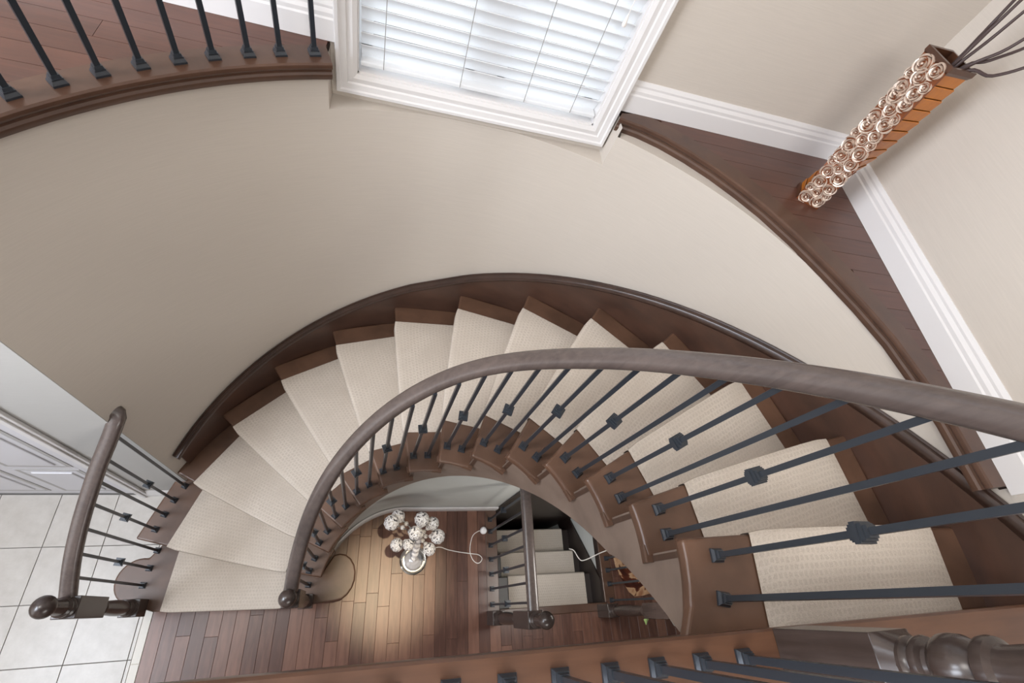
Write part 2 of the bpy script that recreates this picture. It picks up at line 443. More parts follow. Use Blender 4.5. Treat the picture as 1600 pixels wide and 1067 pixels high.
# baseboards
def base_run(name, segs):
    b = MB()
    for (x0, y0), (x1, y1), z in segs:
        d = Vector((x1-x0, y1-y0, 0)); L = d.length; d.normalize(); nrm = Vector((-d.y, d.x, 0))   # left of travel = room side
        prof = [(0, 0), (0.016, 0), (0.016, 0.066), (0.013, 0.072), (0.013, 0.084), (0.008, 0.096), (0.008, 0.104), (0.003, 0.118), (0, 0.118)]
        rows = [[Vector((x, y, z)) + nrm*a + Vector((0, 0, h)) for a, h in prof] for x, y in ((x0, y0), (x1, y1))]
        b.grid(rows, closed_c=True); k = len(b.v)
        m = len(prof); b.f.append(tuple(range(k-m, k))); b.f.append(tuple(range(k-2*m, k-m)))
    return struct(b.obj(name, M['white']))
base_run('baseboard_window', [((XR, YW), (0.801, YW), ZU), ((-0.228, YW), (-3.3, YW), ZU)])
base_run('baseboard_right', [((XR, 0.19), (XR, YW), ZU), ((XR, -3.3), (XR, -0.08), ZU)])
base_run('baseboard_door', [((-1.106, DY), (DX1+0.062, DY), 0.0), ((DX0-0.062, DY), (-3.3, DY), 0.0)])

# --- window frame, sash, panes, outside
wf = root('window_1'); wf['label'] = 'tall white window in the flat wall above the notch'
ct = MB()
TZ0, TZ1 = 2.688, 4.62
def casing(x0, x1, z0, z1, vertical, flip):
    prof = [(0, 0), (0, 0.012), (0.014, 0.018), (0.03, 0.016), (0.034, 0.022), (0.052, 0.024), (0.056, 0.030), (0.066, 0.030), (0.069, 0.026), (0.069, 0)]
    return prof
prof = casing(0, 0, 0, 0, True, False)
def frame_loop(inner, outer, lvls):
    rows = []
    ix0, ix1, iz0, iz1 = inner
    for a, d in prof:
        rows.append([(ix0-a, YW-d, iz0-a), (ix1+a, YW-d, iz0-a), (ix1+a, YW-d, iz1+a), (ix0-a, YW-d, iz1+a)])
    return rows
MB().grid(frame_loop((WX0+0.004, WX1-0.002, WZ0, WZ1), None, None), closed_c=True).obj('window_casing', M['white'], wf)
jm = MB()
jm.box(WX0-0.01, WX0+0.008, YW-0.002, YW+0.15, WZ0, WZ1); jm.box(WX1-0.008, WX1+0.01, YW-0.002, YW+0.15, WZ0, WZ1)
jm.box(WX0, WX1, YW-0.002, YW+0.15, WZ0-0.02, WZ0+0.006); jm.box(WX0, WX1, YW-0.002, YW+0.15, WZ1-0.006, WZ1+0.02)
jm.obj('window_jamb', M['white'], wf)
for x0, x1 in ((WX0+0.008, 0.245), (0.325, WX1-0.008)):
    s = MB()
    s.box(x0, x0+0.035, YW+0.10, YW+0.14, WZ0+0.006, WZ1-0.006); s.box(x1-0.035, x1, YW+0.10, YW+0.14, WZ0+0.006, WZ1-0.006)
    s.box(x0, x1, YW+0.10, YW+0.14, WZ0+0.006, WZ0+0.045); s.box(x0, x1, YW+0.10, YW+0.14, WZ1-0.045, WZ1-0.006)
    so_ = s.obj('sash', M['white'], wf)
    MB().box(x0+0.03, x1-0.03, YW+0.118, YW+0.122, WZ0+0.04, WZ1-0.04).obj('pane', M['pane'], so_)
MB().box(0.242, 0.328, YW+0.095, YW+0.15, WZ0+0.006, WZ1-0.006).obj('mullion', M['white'], wf)

gm, gnt, gb_ = mat('outside paving', srgb(120, 108, 100), 0.9)
gmp = coord(gnt, (1.2, 1.2, 1.2)); gn = N(gnt, 'ShaderNodeTexNoise', Scale=1.0, Detail=4.0); gnt.links.new(gmp.outputs[0], gn.inputs['Vector'])
gnt.links.new(ramp(gnt, gn.outputs[0], [(0.35, srgb(92, 84, 80)), (0.65, srgb(150, 136, 126))]).outputs[0], gb_.inputs['Base Color'])
struct(MB().box(-6, 7, YW+0.4, 16, -0.12, -0.06).obj('ground_outside', gm))
# --- venetian blind
BY = YW - 0.006 + 0.03
bl = thing('venetian_blind', 'white slatted venetian blind lowered inside the window frame', 'blind', ((WX0+WX1)/2, BY, WZ0))
parts = []
SX0, SX1 = WX0+0.014, WX1-0.012
tilt = rad(114)
sm = MB(); rows = []
for x in (SX0, SX1):
    r_ = []
    for i in range(7):
        t = -1+2*i/6; a_ = t*0.0255; bow = 0.0035*(1-t*t)
        y = a_*math.cos(tilt) + bow*math.sin(tilt); z = a_*math.sin(tilt) - bow*math.cos(tilt)
        r_.append((x, -y*-1, z))
    for i in range(6, -1, -1):
        t = -1+2*i/6; a_ = t*0.0255; bow = 0.0035*(1-t*t)-0.0028
        y = a_*math.cos(tilt) + bow*math.sin(tilt); z = a_*math.sin(tilt) - bow*math.cos(tilt)
        r_.append((x, y, z))
    rows.append(r_)
sm.grid(rows, closed_c=True); k = len(sm.v); sm.f += [tuple(range(14)), tuple(range(k-14, k))]
slat_me = sm.mesh('slat', M['slat'], True)
z = 2.826; nsl = 0
while z < WZ1-0.09:
    parts.append(link('slat', slat_me, bl, loc=(0, BY, z))); z += 0.0398; nsl += 1
parts.append(MB().box(SX0, SX1, BY-0.027, BY+0.027, 2.784, 2.800).obj('bottom_rail', M['slat'], bl, bevel=0.004))
parts.append(MB().box(SX0, SX1, BY-0.03, BY+0.03, WZ1-0.06, WZ1-0.006).obj('head_rail', M['white'], bl, bevel=0.004))
for x in (-0.075, 0.19, 0.43, 0.615):
    parts.append(MB().tube([(x, BY-0.031, 2.79), (x+0.002, BY-0.033, 3.2), (x, BY-0.031, WZ1-0.05)], 0.0013, 5).obj('ladder_cord', M['cord_g'], bl))
parts.append(MB().tube([(0.668, BY-0.036, 3.155), (0.668, BY-0.036, WZ1-0.05)], 0.0013, 5).obj('pull_cord', M['cord'], bl))
tp = MB().lathe([(0.002, 0.036), (0.004, 0.03), (0.006, 0.016), (0.0085, 0.006), (0.006, 0), (0.001, -0.002)], 12, (0.668, BY-0.036, 3.125)).obj('tassel', M['cord'], bl, True)
parts.append(tp)
at_base(bl, parts)

# --- ground floor: joint bed, tiles, planks, threshold
fl = root('floor')
sf = MB()
sf.box(-3.3, -1.232, -3.3, DY+0.02, -0.06, -0.006)
sf.obj('tile_bed', M['grout'], fl)
sf = MB(); sf.box(-1.232, 0.975, -3.3, 0.66, -0.06, -0.004); sf.box(0.975, XR, -3.3, -0.10, -0.06, -0.004); sf.box(XR, 3.6, -3.3, 2.4, -0.06, -0.004)
sf.obj('subfloor', M['subfloor'], fl)
T = 0.3145; tx0 = -1.908; ty0 = 0.137
meshes = {}
def box_mesh(key, name, sx, sy, sz, m, bev):
    if key not in meshes:
        b = MB(); i = bev
        vs = [(x, y, 0) for x, y in ((0, 0), (sx, 0), (sx, sy), (0, sy))] + [(x, y, sz-i) for x, y in ((0, 0), (sx, 0), (sx, sy), (0, sy))] + \
             [(x, y, sz) for x, y in ((i, i), (sx-i, i), (sx-i, sy-i), (i, sy-i))]
        b.add(vs, [(3, 2, 1, 0), (0, 1, 5, 4), (1, 2, 6, 5), (2, 3, 7, 6), (3, 0, 4, 7), (4, 5, 9, 8), (5, 6, 10, 9), (6, 7, 11, 10), (7, 4, 8, 11), (8, 9, 10, 11)])
        meshes[key] = b.mesh(name, m)
    return meshes[key]
g = 0.0035
for i in range(-4, 3):
    for j in range(-6, 3):
        x0, y0 = tx0+i*T, ty0+j*T; x1, y1 = min(x0+T, -1.2575), min(y0+T, DY)
        if x1-x0 < 0.02 or y1-y0 < 0.02: continue
        link('tile', box_mesh(('t', round(x1-x0, 3), round(y1-y0, 3)), 'tile', x1-x0-g, y1-y0-g, 0.008, M['tile'], 0.0012), fl, loc=(x0+g/2, y0+g/2, -0.008))
for j in range(4):
    link('threshold', box_mesh('thr', 'threshold', 0.045, 0.9, 0.010, M['strip'], 0.002), fl, loc=(-1.2565, -3.4+0.9*j+0.5, -0.006))
PW = 0.0787
px = 0.044
rnd = random.Random(3)
lens = (0.42, 0.60, 0.78, 0.95)
def plank(x, y, wd, L, m, z, along='y', key=None):
    if along == 'y': me_ = box_mesh(('p', m.name, round(wd, 4), round(L, 3)), 'plank', wd-0.0012, L-0.0012, 0.008, m, 0.0009)
    else: me_ = box_mesh(('px', m.name, round(wd, 4), round(L, 3)), 'plank', L-0.0012, wd-0.0012, 0.008, m, 0.0009)
    return me_
for i in range(-16, 24):
    x = px+i*PW; wd = PW
    if x+PW < -1.205: continue
    if x < -1.2105: wd = x+PW+1.2105; x = -1.2105
    ytop = 0.645 if x+PW < 0.985 else -0.102
    if x < -0.2: ytop = 0.42
    if x > XR+0.01: break
    if x+PW > XR+0.03: wd = XR+0.0295-x
    y = -1.9 + rnd.random()*0.5
    while y < ytop-0.02:
        L = rnd.choice(lens)
        if y+L > ytop-0.08: L = ytop-y
        link('plank', plank(x, y, wd, L, M['plank_g'], 0), fl, loc=(x, y, -0.008))
        y += L
for i in range(0, 10):
    x = XR+0.03+i*PW
    y = -1.9 + rnd.random()*0.5
    while y < 1.4:
        L = rnd.choice(lens); link('plank', plank(x, y, PW, L, M['plank_g'], 0), fl, loc=(x, y, -0.008)); y += L

# --- upper floors (balcony, ledge, landing): planks clipped to the plan
def plank_floor(name, poly, top, bottom=ZU-0.03, xr=(-3.3, 3), yr=(-3.3, 3), maxn=400):
    f = root(name)
    b = MB().prism(poly, bottom, ZU-0.009); b.obj('subfloor', M['subfloor'], f)
    y = yr[0]
    while y < yr[1]:
        x = xr[0] + rnd.random()*0.4
        while x < xr[1]:
            L = rnd.choice((0.5, 0.7, 0.9, 1.1))
            p = clip(poly, x, x+L-0.0012, y, y+PW-0.0014)
            if p: MB().prism(p, ZU-0.010, ZU-0.0005).obj('plank', M['plank_u'], f)
            x += L
        y += PW
    return f
# left balcony
edge_l = [pol(1.49, a) for a in [109.6 + i*2.0 for i in range(0, 23)]]
ins_l = [pol(1.585, a) for a in [109.6 + i*2.0 for i in range(0, 23)]]
pl = [(x, y) for x, y in ins_l] + [(-3.3, ins_l[-1][1]), (-3.3, YW), (NX0, YW)]
def ccw(p):
    a = sum(p[i-1][0]*p[i][1]-p[i][0]*p[i-1][1] for i in range(len(p)))
    return p if a > 0 else p[::-1]
plank_floor('floor.001', ccw(pl), ZU, xr=(-3.3, -0.1), yr=(0.6, 1.7))
# right ledge
EDGE = [(0.788, 1.566), (0.88, 1.547), (0.971, 1.512), (1.07, 1.457), (1.164, 1.391), (1.255, 1.312), (1.338, 1.228), (1.433, 1.106), (1.519, 0.973), (1.60, 0.832), (1.662, 0.700), (1.70, 0.56), (1.729, 0.414), (1.742, 0.212)]
def offset(path, d):
    out = []
    for i in range(len(path)):
        a = Vector(path[max(i-1, 0)]); b_ = Vector(path[min(i+1, len(path)-1)]); t = (b_-a).normalized()
        out.append((path[i][0]-t.y*d, path[i][1]+t.x*d))
    return out
ins_r = offset(EDGE, 0.085)       # left of travel: towards the corner
ins_r[0] = (0.802, YW); 
ins_rc = [(min(x, XR-0.002), min(y, YW)) for x, y in ins_r]
plr = ins_rc + [(XR, 0.212), (XR, YW)]
plr2 = []
for p in plr:
    if not plr2 or math.hypot(p[0]-plr2[-1][0], p[1]-plr2[-1][1]) > 1e-3: plr2.append(p)
plank_floor('floor.002', ccw(plr2), ZU, xr=(0.7, XR+0.01), yr=(0.2, 1.7))
def nosing_strip(name, outer, inner, m, label):
    # board with rounded nosing over a cove, outer = list of edge points, inner = back edge
    n = len(outer); rows = []
    for i in range(n):
        o = Vector((outer[i][0], outer[i][1], 0)); q = Vector((inner[i][0], inner[i][1], 0)); d = (q-o).normalized()
        def P(t, z): return o + d*t + Vector((0, 0, ZU+z))
        rows.append([q+Vector((0, 0, ZU+0.0005)), P(0.006, 0.0005), P(0.001, -0.004), P(0.0, -0.010), P(0.001, -0.017), P(0.006, -0.022), P(0.012, -0.024), P(0.013, -0.034), P(0.008, -0.040), P(0.009, -0.050), P(0.015, -0.061), P(0.05, -0.061), q+Vector((0, 0, ZU-0.061))])
    b = MB(); b.grid(rows, closed_c=True); k = len(b.v); m_ = len(rows[0])
    b.f += [tuple(range(m_)), tuple(range(k-m_, k))]
    return struct(b.obj(name, m, None, True), label)
nosing_strip('trim_3', edge_l, ins_l, M['nosing_d'], 'curved brown nosing along the balcony edge at upper left')
ins_rn = [(min(x, XR-0.001), min(y, YW-0.001)) for x, y in offset(EDGE, 0.085)]
ins_rn[0] = (0.802, 1.60)
nosing_strip('trim_4', EDGE, ins_rn, M['nosing_d'], 'curved brown nosing along the small ledge holding the vase')
# landing
LX0 = -1.3
plank_floor('floor.003', [(LX0, -3.3), (XR, -3.3), (XR, -0.24), (LX0, -0.24)], ZU, bottom=ZU-0.28, xr=(LX0, XR), yr=(-1.0, -0.24))
lb = MB()
prof = [(-0.079+0.165*-1, 0.0005), (-0.085, 0.0005), (-0.080, -0.004), (-0.079, -0.012), (-0.080, -0.020), (-0.086, -0.026), (-0.10, -0.028), (-0.10, -0.05), (-0.244, -0.05)]
for xa, xb in ((LX0, 0.862), (0.863, XR)):
    rows = [[(x, y, ZU+z) for y, z in prof] for x in (xa, xb)]
    b = MB(); b.grid(rows, closed_c=True); m_ = len(prof); b.f += [tuple(range(m_)), tuple(range(m_, 2*m_))]
    struct(b.obj('trim_5' if xa == LX0 else 'trim_6', M['nosing'], None, False))
bpy.data.objects['trim_5']['label'] = 'reddish brown landing edge board under the near balusters'
bpy.data.objects['trim_6']['label'] = 'reddish brown landing edge board at the stair top'
struct(MB().box(LX0, 0.86, -0.12, -0.10, ZU-0.30, ZU-0.04).obj('trim_7', M['stringer']), 'dark fascia below the landing edge')

# --- wall under the stair, with its baseboard
uw = MB(); path = [pol(0.565, a) for a in [150 - i*3 for i in range(0, 21)]] + [(0.45, 0.655), (0.75, 0.655), (0.99, 0.655)]
def utop(i):
    if i < 21:
        a = 150-3*i; return kof(a)*H - 0.36
    x, y = path[i]; return kof(math.degrees(math.atan2(y-CY, x-CX)))*H - 0.44
rows = [[(x, y, 0) for x, y in path], [(x, y, utop(i)) for i, (x, y) in enumerate(path)]]
uw.grid(rows); struct(uw.obj('wall_under_stair', M['wall_grey'], None, True), 'pale grey curved wall under the stair')
bb = MB(); bp = [pol(0.56, a) for a in [149 - i*3 for i in range(0, 20)]] + [(0.45, 0.652), (0.75, 0.652), (0.985, 0.652)]
bb.sweep([(x, y, 0.0) for x, y in bp], [(0.0, 0), (0.013, 0), (0.013, 0.07), (0.009, 0.08), (0.009, 0.09), (0.0, 0.10)])
struct(bb.obj('baseboard_under_stair', M['white'], None, False))

# ================================================================== MAIN STAIR
st = thing('curved_staircase', 'curved flight of brown wooden stairs with cream carpet on every tread', 'staircase', (CX, CY, 0))
sp = []
def P3(v, z): return (v[0], v[1], z)
for k in range(1, 15):
    # tread board
    z1, z0 = k*H, k*H-0.034
    Ro = 1.533; Ri = 0.523
    if k in (2, 3): Ro = 1.60 if k == 2 else 1.595
    front = [nos(k, Ri+(Ro-Ri)*t/4) for t in range(5)]
    nk = k+1
    def back(R):
        v = nos(nk, R); b = nos(k, R); u = (v-b).normalized(); return v + u*0.032 if k < 14 else Vector((v.x, max(v.y, -10)))
    if k == 1:
        poly = [Vector((-1.16, 0.062)), Vector((-0.27, 0.055))]
        for i in range(11):            # rounded right end
            a = -90 + i*20
            poly.append(Vector((-0.150+0.112*math.cos(rad(a))*1.0, 0.205+0.140*math.sin(rad(a)))))
        poly += [nos(2, 0.56) + Vector((0.02, 0.03)), nos(2, 1.0)+Vector((0, 0.02)), nos(2, 1.5)+Vector((0, 0.03))]
        for i in range(16):            # rounded left end
            a = 80 + i*11
            poly.append(Vector((-1.275+0.122*math.cos(rad(a)), 0.230+0.125*math.sin(rad(a)))))
    else:
        bk = [back(Ri+(Ro-Ri)*t/4) for t in range(5)]
        poly = front + bk[::-1]
        # inner arc between last back and first front
        a0 = ain(k+1)-3.4; a1 = ain(k)
        poly += [Vector(pol(Ri, a0+(a1-a0)*t/5)) for t in range(1, 5)]
        if k == 14:
            poly = front + [Vector((XR-0.005, -0.10)), Vector((1.1, -0.105)), Vector((0.75, -0.105))] + [Vector(pol(Ri, -20+ (ain(14)+20)*t/4)) for t in range(1, 4)]
    pts = ccw([(p.x, p.y) for p in poly])
    sp.append(MB().prism(pts, z0, z1).obj('tread', M['tread'], st, bevel=0.010, seg=3))
    # moulded return under the open inner end
    if 2 <= k <= 14:
        a1, a0 = ain(k)+0.4, ain(k+1)-4.6
        if k == 14: a0 = -17
        rt = MB(); rows = []
        for t in range(7):
            a = a1+(a0-a1)*t/6
            rows.append([pol(0.527, a, z1-0.030), pol(0.532, a, z1-0.040), pol(0.537, a, z1-0.055), pol(0.56, a, z1-0.055), pol(0.56, a, z1-0.030)])
        rt.grid(rows, closed_c=True); kk = len(rt.v); rt.f += [tuple(range(5)), tuple(range(kk-5, kk))]
        sp.append(rt.obj('return_moulding', M['tread'], st))
        if k < 14:
            rt = MB(); rows = []
            for t in range(3):
                a = ain(k+1)+0.6+(a0-ain(k+1)-0.6)*t/2
                rows.append([pol(0.524, a, z1-0.003), pol(0.521, a, z1-0.010), pol(0.521, a, z1-0.026), pol(0.524, a, z1-0.033), pol(0.548, a, z1-0.033), pol(0.548, a, z1-0.001)])
            rt.grid(rows, closed_c=True); kk = len(rt.v); rt.f += [tuple(range(6)), tuple(range(kk-6, kk))]
            sp.append(rt.obj('return_nosing', M['tread'], st))
    # riser under this tread
    if k > 1:
        fr = [nos(k, R) for R in (0.545, 0.9, 1.25, 1.533)]
        tn = [(nos(k+1, R)-nos(k, R)).normalized() for R in (0.545, 0.9, 1.25, 1.533)]
        a_ = [(p+t*0.026) for p, t in zip(fr, tn)]; b_ = [(p+t*0.042) for p, t in zip(fr, tn)]
        sp.append(MB().prism(ccw([(p.x, p.y) for p in a_+b_[::-1]]), (k-1)*H-0.03, z0+0.002).obj('riser', M['riser'], st))
# riser of tread 1 and of the landing
sp.append(MB().box(-1.15, -0.30, 0.075, 0.09, 0, H-0.034).obj('riser', M['riser'], st))
sp.append(MB().prism(ccw([(p[0], p[1]) for p in [pol(0.0, 0)]*0 + [(-0.150+0.10*math.cos(rad(-90+i*22.5)), 0.205+0.125*math.sin(rad(-90+i*22.5))) for i in range(9)] + [(-0.30, 0.33), (-0.30, 0.08)]]), 0, H-0.034).obj('riser', M['riser'], st))
sp.append(MB().prism(ccw([(-1.285+0.106*math.cos(rad(90+i*22.5)), 0.245+0.106*math.sin(rad(90+i*22.5))) for i in range(9)] + [(-1.15, 0.14), (-1.15, 0.35)]), 0, H-0.034).obj('riser', M['riser'], st))
sp.append(MB().box(0.80, XR-0.005, -0.12, -0.105, 14*H-0.03, ZU-0.03).obj('riser', M['riser'], st))
# closed side under the left ends of treads 2 and 3
for k in (2, 3):
    Ro = 1.575
    p = [nos(k, Ro)+Vector((0.01, 0.03)), nos(k+1, Ro), nos(k+1, 1.45), nos(k, 1.45)+Vector((0, 0.03))]
    sp.append(MB().prism(ccw([(q.x, q.y) for q in p]), 0, k*H-0.034).obj('side_panel', M['wall_grey' if k == 3 else 'string_in'], st))
# inner stringer: saw-toothed ribbon
isg = MB()
for k in range(1, 15):
    a1 = ain(k)-2.2 if k > 1 else ain(1)-6; a0 = ain(k+1)-2.2
    if k == 14: a0 = -20.0
    nn = 5; up = k*H-0.034
    rows = []
    for t in range(nn+1):
        a = a1+(a0-a1)*t/nn
        lo = max(kof(a)*H-0.45, 0.0)
        if a < 2: lo = max(lo, 2.236+ (2-a)*0.0157)
        rows.append([pol(0.545, a, lo), pol(0.545, a, up), pol(0.575, a, up), pol(0.575, a, lo)])
    isg.grid(rows, closed_c=True)
sp.append(isg.obj('inner_stringer', M['string_in'], st, True))
# outer stringer face and cap moulding along the wall
osg = MB(); rows = []
def sr(a):      # nosing line height at the wall
    return (2 + (167.6-a)/13.86)*H
A0, A1 = 151.0, -7.3
for i in range(64):
    a = A0+(A1-A0)*i/63
    zt = min(sr(a)+0.165, 3.2)
    x, y = pol(1.522, a); x2, y2 = pol(1.5395, a)
    y = min(y, 1.61); y2 = min(y2, 1.6275)
    rows.append([(x, y, max(sr(a)-0.42, 0.02)), (x, y, zt), (x2, y2, zt), (x2, y2, max(sr(a)-0.42, 0.02))])
osg.grid(rows, closed_c=True); kk = len(osg.v); osg.f += [tuple(range(4)), tuple(range(kk-4, kk))]
sp.append(osg.obj('outer_stringer', M['stringer'], st, True))
cp = MB(); rows = []
for i in range(80):
    a = A0+0.8+(A1-A0-0.8)*i/79
    zt = sr(a)+0.165
    r_ = []
    for R, dz in ((1.5385, -0.006), (1.5385, 0.022), (1.534, 0.028), (1.529, 0.028), (1.526, 0.021), (1.513, 0.020), (1.510, 0.025), (1.504, 0.024), (1.498, 0.014), (1.497, 0.004), (1.502, -0.008), (1.522, -0.03)):
        x, y = pol(R, a); r_.append((x, min(y, 1.627-(1.5385-R)), zt+dz))
    rows.append(r_)
cp.grid(rows, closed_c=True); kk = len(cp.v); cp.f += [tuple(range(12)), tuple(range(kk-12, kk))]
sp.append(cp.obj('stringer_cap', M['cap'], st, True))
# plaster soffit under the flight
sfm = MB(); rows = []
for i in range(60):
    a = 165-(165+18)*i/59
    rows.append([pol(R, a, max(kof(a)*H-0.42, 0.0)) for R in (0.572, 0.9, 1.2, 1.52)])
sfm.grid(rows); sp.append(sfm.obj('soffit', M['wall_grey'], st, True))
# carpet: one piece per tread, wrapped over the nosing
def carpet(k):
    b = MB(); rows = []; uvs = []
    nr = 14; Ri, Ro = (0.735, 1.424)
    if k == 1: Ri, Ro = 0.735, 1.41
    for i in range(nr+1):
        s = i/nr; R = Ri+(Ro-Ri)*s
        f = nos(k, R); g2 = nos(k+1, R); d = g2-f; L = d.length; u = d/L
        if k == 14:
            L = abs((f.y+0.10)/max(abs(u.y), 0.2)); L = min(L, f.y+0.098 if abs(u.y) > 0.9 else L)
        if k == 1:
            yf = 0.064 + (-0.44+0.0 - f.x)*0.0
            x = -1.125 + (1.0-s)*0.0
        edge = 0.0 if 0 < i < nr else 0.007
        th = 0.011-edge
        w_ = (rnd.random()-0.5)*0.004 if i in (0, nr) else 0
        zt = k*H
        prof = [(0.025, -0.186), (0.025-th*0.9, -0.10), (0.024-th, -0.045), (0.008-th, -0.040), (-th*0.9, -0.030), (-th, -0.016), (-th*0.75, th*0.45), (0.0+0.002, th*0.9), (0.012, th)]
        n2 = 7
        for j in range(1, n2+1): prof.append((0.012+(L+0.022-0.012)*j/n2, th))
        r_ = []; uv = []; ln = 0; prev = None
        rad_dir = Vector((f.x-CX, f.y-CY)).normalized()
        for (t, dz) in prof:
            p = f+u*t+rad_dir*w_
            if k == 1: p = Vector((p.x, p.y))
            r_.append((p.x, p.y, zt+dz))
            if prev is not None: ln += math.hypot(t-prev[0], dz-prev[1])
            prev = (t, dz); uv.append((R, ln+k*0.37))
        rows.append(r_); uvs += uv
    b.grid(rows)
    me_ = b.mesh('carpet', M['carpet'], True)
    lay = me_.uv_layers.new(name='UVMap')
    for lp in me_.loops: lay.data[lp.index].uv = uvs[lp.vertex_index]
    return link('carpet', me_, st)
# tread 1 nosing is a straight line: use a modified nosing function for it
_nos = nos
def nos(k, R):
    if k == 1:
        s = (R-0.735)/(1.424-0.735)
        return Vector((-0.436+(-1.135+0.436)*s, 0.049+(0.066-0.049)*s))
    return _nos(k, R)
for k in range(1, 15):
    sp.append(carpet(k))
at_base(st, sp)

# ================================================================== RAILINGS
bar_s = 0.0067
def shoe_mesh():
    b = MB()
    for r0, r1, z0, z1 in ((0.017, 0.017, 0, 0.006), (0.0165, 0.0125, 0.006, 0.014), (0.0125, 0.0125, 0.014, 0.018), (0.0105, 0.009, 0.018, 0.026)):
        vs = [(sx*r0, sy*r0, z0) for sx, sy in ((-1, -1), (1, -1), (1, 1), (-1, 1))] + [(sx*r1, sy*r1, z1) for sx, sy in ((-1, -1), (1, -1), (1, 1), (-1, 1))]
        b.add(vs, [(3, 2, 1, 0), (4, 5, 6, 7), (0, 1, 5, 4), (1, 2, 6, 5), (2, 3, 7, 6), (3, 0, 4, 7)])
    return b.mesh('shoe', M['iron'])
def collar_mesh():
    b = MB()
    for r, z0, z1 in ((0.0115, -0.021, -0.014), (0.0155, -0.014, -0.006), (0.0195, -0.006, 0.006), (0.0155, 0.006, 0.014), (0.0115, 0.014, 0.021)):
        b.box(-r, r, -r, r, z0, z1)
    return b.mesh('collar', M['iron'])
SHOE, COLLAR = shoe_mesh(), collar_mesh()
def baluster(parent, x, y, z0, z1, ang, collar_z=None, off=(0, 0, 0)):
    L = z1-z0
    me_ = MB().box(-bar_s, bar_s, -bar_s, bar_s, 0, L).mesh('baluster', M['iron'])
    o = link('baluster', me_, parent, loc=(x-off[0], y-off[1], z0-off[2])); o.rotation_euler = (0, 0, rad(ang))
    link('shoe', SHOE, o)
    if collar_z is not None: link('collar', COLLAR, o, loc=(0, 0, collar_z-z0))
    return o
RAILP = []
for i in range(20):
    t = 2*pi*i/20; c, s = math.cos(t), math.sin(t)
    RAILP.append((0.033*math.copysign(abs(c)**0.8, c), (0.026 if s > 0 else 0.026)*math.copysign(abs(s)**0.8, s)))
def interp(tab, x):
    tab = sorted(tab)
    if x <= tab[0][0]: return tab[0][1]
    for (a, b), (c, d) in zip(tab[:-1], tab[1:]):
        if x <= c: return b+(d-b)*(x-a)/(c-a)
    return tab[-1][1]
def smooth(pts, it=2):
    P = [Vector(p) for p in pts]
    for _ in range(it):
        P = [P[0]] + [(P[i-1]+P[i]*2+P[i+1])/4 for i in range(1, len(P)-1)] + [P[-1]]
    return P
def newel(parent, name, x, y, z0, top, w=0.045, blk=(0.53, 0.81), base=0.13, ang=0):
    """square base, turned shaft, square block, ball cap"""
    n = link(name, None, parent) if False else None
    b = MB(); mt = Matrix.Translation((x, y, z0)) @ Matrix.Rotation(rad(ang), 4, 'Z')
    b.box(-w, w, -w, w, 0, base, mt)
    o = b.obj(name, M['newel'], parent, bevel=0.003)
    a, c = base, blk[0]; h = c-a
    pr = [(w*0.98, a), (w*0.98, a+0.008), (w*0.80, a+0.016), (w*0.72, a+0.022), (w*0.90, a+0.034), (w*0.90, a+0.042), (w*0.70, a+0.052), (w*0.66, a+0.06), (w*0.78, a+0.09), (w*0.86, a+h*0.35), (w*0.84, a+h*0.5), (w*0.70, a+h*0.78),
          (w*0.66, c-0.06), (w*0.68, c-0.054), (w*0.86, c-0.044), (w*0.86, c-0.036), (w*0.72, c-0.026), (w*0.74, c-0.018), (w*0.96, c-0.008), (w*0.96, c)]
    MB().lathe(pr, 24, (x, y, z0)).obj('turned_shaft', M['newel'], o, True)
    MB().box(-w, w, -w, w, blk[0], blk[1], mt).obj('block', M['newel'], o, bevel=0.003)
    zb = blk[1]
    pb = [(w*0.96, zb), (w*0.96, zb+0.008), (w*0.78, zb+0.014), (w*0.66, zb+0.022), (w*0.92, zb+0.032), (w*0.92, zb+0.040), (w*0.74, zb+0.048)]
    R = w*0.98; cz = top-R
    t0 = 0.25
    for i in range(11):
        t = -0.95 + (pi/2+0.95)*i/10
        pb.append((max(R*math.cos(t), 0.001), cz+R*math.sin(t)))
    pb = [pb[i] for i in range(len(pb)) if i < 7 or pb[i][1] > zb+0.05]
    MB().lathe(pb, 24, (x, y, z0)).obj('ball_cap', M['newel'], o, True)
    return o

# --- inner rail of the main stair
ir = thing('stair_railing', 'long curved espresso handrail on black iron balusters along the inner stair edge', 'railing', (CX, CY, 0))
ip = []
RT = [(177, 0.597), (169, 0.590), (161, 0.588), (147, 0.601), (135, 0.614), (123, 0.625), (111, 0.636), (98, 0.641), (86, 0.638), (73, 0.620), (62, 0.602), (49, 0.596), (39, 0.591), (30, 0.595), (23, 0.601), (17, 0.609), (12, 0.616), (8, 0.618), (0, 0.618), (-18, 0.63)]
pts = []
for i in range(101):
    a = 178.5-(178.5+17.0)*i/100
    pts.append(pol(interp(RT, a), a, kof(a)*H+0.83))
pts = smooth(pts, 14)
ip.append(MB().sweep(pts, RAILP).obj('handrail', M['rail'], ir, True))
def rail_z(a): return kof(a)*H+0.83-0.015
for k in range(1, 15):
    fa = -1.6+14.03*(14-k); lst = [(fa, True), (fa-7.0, False)]
    if k == 1: lst = [(173.4, False)]
    if k == 14: lst = [(-1.8, True), (-11.2, False)]
    for a, col in lst:
        R = 0.605 if k < 14 else 0.615
        x, y = pol(R, a)
        ip.append(baluster(ir, x, y, k*H, rail_z(a), a, (k*H+0.432) if col else None))
ip.append(newel(ir, 'newel_post', -0.318, 0.07, H, 1.02, w=0.040, blk=(0.58, 0.86), base=0.11))
at_base(ir, ip)
